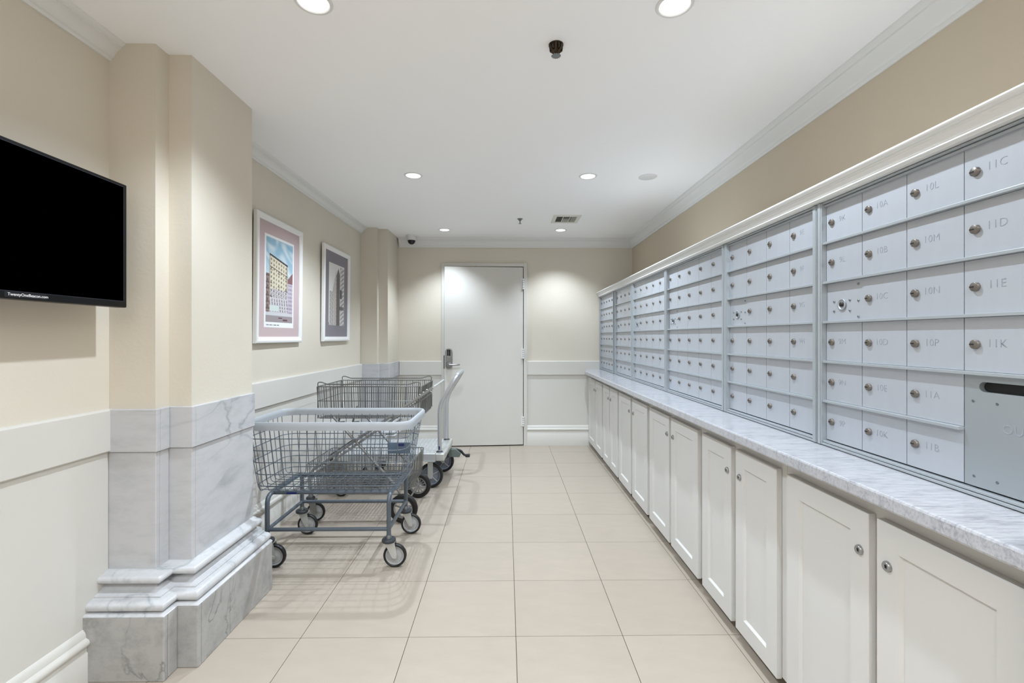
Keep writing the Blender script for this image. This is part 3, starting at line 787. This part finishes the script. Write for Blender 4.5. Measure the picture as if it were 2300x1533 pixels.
path = rrect(txx[0]-.004, txx[1]+.004, txx[2]-.004, txx[3]+.004, .075, .793, 7); n = len(path)
pr = [(.010, -.022), (.012, 0), (.011, .014), (.005, .022), (-.005, .022), (-.011, .014), (-.012, 0), (-.010, -.022)]
vs = []
for i in range(n):
    a, b = Vector(path[i-1]), Vector(path[(i+1) % n]); tn = (b-a).normalized(); nn = Vector((tn.y, -tn.x, 0)); p = Vector(path[i])
    vs.append([bm.verts.new(p+nn*d+Vector((0, 0, z))) for d, z in pr])
for i in range(n):
    a, b = vs[i], vs[(i+1) % n]
    for k in range(8): bm.faces.new([a[k], a[(k+1) % 8], b[(k+1) % 8], b[k]])
obj('vinyl_rim', bm, M['vinyl'], cart, smooth=True)
bm = bmesh.new(); bx(bm, -.757, -.612, 2.992, 2.998, .534, .606)
tg = obj('name_plate', bm, M['plate'], cart, bevel=.003)
bm = bmesh.new(); bx(bm, -.688, -.652, 2.990, 2.9915, .584, .598); obj('sticker', bm, M['navy'], tg)
bm = bmesh.new(); bx(bm, -1.232, -1.176, ly0+.0415, ly0+.043, zt-.006, zt+.006); obj('sticker', bm, M['navy'], cart)

# --- folding shopping cart, chrome
c2 = empty('shopping_cart', (-1.0, 3.5, 0), 'chrome two-basket shopping cart with large spoked wheels, in the middle of the three carts', 'cart')
yn_, yf_ = 3.262, 3.765
for yy in (yn_, yf_):
    bm = bmesh.new(); tube(bm, fillet([(-1.355, yy, .155), (-1.36, yy, .345), (-.505, yy, .930)], .04), .0095, 10); obj('frame_tube', bm, M['chrome'], c2, smooth=True)
    bm = bmesh.new(); tube(bm, [(-1.33, yy+.014, .330), (-.640, yy+.014, .805)], .0075, 8); obj('frame_tube', bm, M['chrome'], c2, smooth=True)
    bm = bmesh.new(); tube(bm, fillet([(-1.20, yy+.006, .722), (-.760, yy+.006, .235), (-.705, yy+.006, .105)], .05), .0095, 10); obj('frame_tube', bm, M['chrome'], c2, smooth=True)
    bm = bmesh.new(); tube(bm, [(-1.36, yy+.01, .200), (-.735, yy+.01, .185)], .006, 8); obj('base_tube', bm, M['chrome'], c2, smooth=True)
    bm = bmesh.new(); lathe(bm, [(0, -.016), (.013, -.014), (.014, .012), (0, .016)], (-1.045, yy+.004, .560), 'y', 14); obj('pivot', bm, M['chrome'], c2, smooth=True)
bm = bmesh.new(); tube(bm, [(-.505, yn_-.012, .930), (-.505, yf_+.012, .930)], .0085, 10); obj('handle', bm, M['fork'], c2, smooth=True)
bm = bmesh.new()
for q in range(3): lathe(bm, [(.009, -.006), (.013, -.004), (.013, .004), (.009, .006)], (-.60+.024*q, yn_, .868+.017*q), 'y', 12)
tube(bm, fillet([(-.545, yn_, .905), (-.520, yn_, .900), (-.515, yn_, .865)], .01), .004, 6)
obj('clip', bm, M['chrome'], c2, smooth=True)
bm = bmesh.new(); tube(bm, [(-.705, yn_-.02, .100), (-.705, yf_+.02, .100)], .006, 8); obj('axle', bm, M['chrome'], c2, smooth=True)
for wx, wy, sp, mt in ((-.708, yn_-.030, 5, 'chrome'), (-.700, yf_-.03, 14, 'chrome')):
    part = empty('wheel', (0, 0, 0), parent=c2)
    wheel('wheel', (wx, wy, .099), .099, .034, part, mt, .34, spokes=sp)
for wy in (yn_, yf_):
    caster(c2, (-1.355, wy, .172), (-1.325, wy+.016, .0635), .0635, .026, collar_r=.030, mat='steel')
def basket(x0, x1, y0, y1, z0, z1, taper, step, mid, root, raise_=False, bstep=.022):
    bm = bmesh.new(); t = taper
    tube(bm, rrect(x0, x1, y0, y1, .012, z1, 2), .0036, 6, closed=True)
    tube(bm, rrect(x0+t, x1-t, y0+t*.6, y1-t*.6, .012, z0, 2), .0030, 6, closed=True)
    if mid: f = (mid-z0)/(z1-z0); tube(bm, rrect(x0+t*(1-f), x1-t*(1-f), y0+t*.6*(1-f), y1-t*.6*(1-f), .012, mid, 2), .0028, 6, closed=True)
    n_ = max(2, int((x1-x0)/step))
    for k in range(n_+1):
        u = k/n_; xa = lerp(x0, x1, u); xb_ = lerp(x0+t, x1-t, u)
        r_ = .0030 if k % 3 == 0 else .0017
        for ya_, yb_ in ((y0, y0+t*.6), (y1, y1-t*.6)): tube(bm, [(xa, ya_, z1), (xb_, yb_, z0)], r_, 4)
    n_ = max(2, int((y1-y0)/(step*1.6)))
    for k in range(1, n_):
        u = k/n_; ya_ = lerp(y0, y1, u); yb_ = lerp(y0+t*.6, y1-t*.6, u)
        r_ = .0030 if k % 3 == 0 else .0017
        for xa, xb_ in ((x0, x0+t), (x1, x1-t)): tube(bm, [(xa, ya_, z1), (xb_, yb_, z0)], r_, 4)
    a, b, c, d = x0+t, x1-t, y0+t*.6, y1-t*.6
    n_ = int((b-a)/bstep)
    for k in range(1, n_): x = lerp(a, b, k/n_); tube(bm, [(x, c, z0), (x, d, z0)], .0016, 4)
    n_ = int((d-c)/bstep)
    for k in range(1, n_): y = lerp(c, d, k/n_); tube(bm, [(a, y, z0+.002), (b, y, z0+.002)], .0016, 4)
    o = obj('wire_basket', bm, M['wire2'], root, smooth=True, kind='stuff')
    if raise_:
        for yy in (y0, y1):
            bm = bmesh.new(); z = z1
            tube(bm, fillet([(x0+.006, yy, z-.22), (x0+.006, yy, z+.030), (x0+.030, yy, z+.032), (x0+.075, yy, z+.016), (x1-.085, yy, z+.016), (x1-.035, yy, z+.032), (x1-.010, yy, z+.030), (x1-.006, yy, z-.21)], .010, 3), .0036, 6)
            obj('rim_wire', bm, M['wire2'], root, smooth=True)
    return o
basket(-1.315, -.590, 3.270, 3.755, .712, .932, .012, .0155, .832, c2, True)
basket(-1.385, -.660, 3.275, 3.750, .215, .395, .010, .0210, None, c2)
bm = bmesh.new()
for sgn in (0, 1): tube(bm, fillet([(-1.165+.1*sgn, 3.29, .712), (-1.175+.1*sgn, 3.29, .680), (-1.130+.1*sgn, 3.29, .684)], .01), .007, 6)
obj('bracket', bm, M['wire2'], c2, smooth=True)

# --- platform truck
c3 = empty('platform_truck', (-.98, 4.25, 0), 'aluminium platform truck with an upright tube handle, farthest of the three carts', 'cart')
px0, px1, py0, py1, pz0, pz1 = -1.455, -.522, 3.955, 4.550, .232, .294
bm = bmesh.new(); bx(bm, px0, px1-.075, py0, py1, pz0, pz1); obj('deck', bm, M['deck'], c3, bevel=.004)
bm = bmesh.new()
for k in range(26):
    x = px0+.02+k*.0345
    if x > px1-.02: break
    for q in range(20):
        y = py0+.02+q*.0285; bx(bm, x, x+.012, y, y+.016, pz1-.001, pz1+.0025)
obj('tread', bm, M['deckr'], c3, kind='stuff')
bm = bmesh.new(); bx(bm, px1-.075, px1, py0-.006, py1+.006, pz0+.001, pz1+.001); bx(bm, px1-.012, px1+.004, py0+.10, py1-.10, pz0+.008, pz1-.008)
obj('end_casting', bm, M['fork'], c3, bevel=.010)
bm = bmesh.new(); bx(bm, px0-.030, px0, py0-.004, py1+.004, pz0-.004, pz1+.002); obj('end_bumper', bm, M['rubber'], c3, bevel=.012)
hy0, hy1, hx = 4.020, 4.500, -.572
bm = bmesh.new()
tube(bm, fillet([(hx, hy0, pz1-.02), (hx, hy0, .705), (hx+.155, hy0, .955), (hx+.155, hy1, .955), (hx, hy1, .705), (hx, hy1, pz1-.02)], .085, 8), .0178, 14)
obj('push_handle', bm, M['alutube'], c3, smooth=True)
for hy in (hy0, hy1):
    bm = bmesh.new(); lathe(bm, [(.030, -.002), (.030, .004), (.0185, .012), (.0185, -.002)], (hx, hy, pz1), n=18); obj('socket', bm, M['ring'], c3, smooth=True)
bm = bmesh.new(); bx(bm, hx-.006, hx+.006, hy0-.0192, hy0-.0178, pz1+.022, pz1+.052); obj('sticker', bm, M['navy'], c3)
text('lettering', 'Harper Trucks', .019, (-1.075, py0-.0012, .262), (PI/2, 0, 0), M['ring'], c3)
def truck_wheel(wx, wy, r, fixed):
    bm = bmesh.new(); hw = .024
    for s in (-1, 1):
        y0 = wy+s*(hw+.004); pl = [(wx-.024, pz0), (wx+.020, pz0), (wx+.020, r-.006), (wx+.012, r-.022), (wx-.012, r-.022), (wx-.024, r-.004)]
        if not fixed: pl = [(wx-.065, pz0), (wx+.020, pz0), (wx+.016, r-.004), (wx, r-.016), (wx-.014, r-.004), (wx-.065, pz0-.03)]
        rings(bm, [[(x, y0+dy, z) for x, z in pl] for dy in (-.002, .002)])
    bx(bm, wx-.05, wx+.04, wy-hw-.02, wy+hw+.02, pz0-.006, pz0)
    part = obj('caster', bm, M['fork'], c3)
    wheel('wheel', (wx, wy, r), r, .040, part, 'hubd', .22)
    bm = bmesh.new()
    for k in range(5):
        a = 2*PI*k/5+.5; tube(bm, [(wx+r*.16*math.cos(a), wy-.0115, r+r*.16*math.sin(a)), (wx+r*.70*math.cos(a), wy-.0085, r+r*.70*math.sin(a))], .004, 6)
    obj('spoke', bm, M['hub'], part)
truck_wheel(-.640, 3.990, .104, True); truck_wheel(-.600, 4.450, .104, False)
truck_wheel(-1.13, 4.000, .104, False); truck_wheel(-1.24, 4.450, .104, False)
bm = bmesh.new()
rings(bm, [[(x, y, z) for x, z in ((-.545, .150), (-.440, .150), (-.425, .185), (-.475, .225), (-.545, .225))] for y in (4.400, 4.470)])
bk = obj('brake', bm, M['pedal'], c3, bevel=.004)
bm = bmesh.new(); tube(bm, fillet([(-.470, 4.43, .215), (-.430, 4.43, .205), (-.400, 4.43, .165), (-.352, 4.43, .158)], .015), .011, 8)
bx(bm, -.385, -.345, 4.40, 4.46, .150, .168); obj('pedal', bm, M['rubber'], bk)
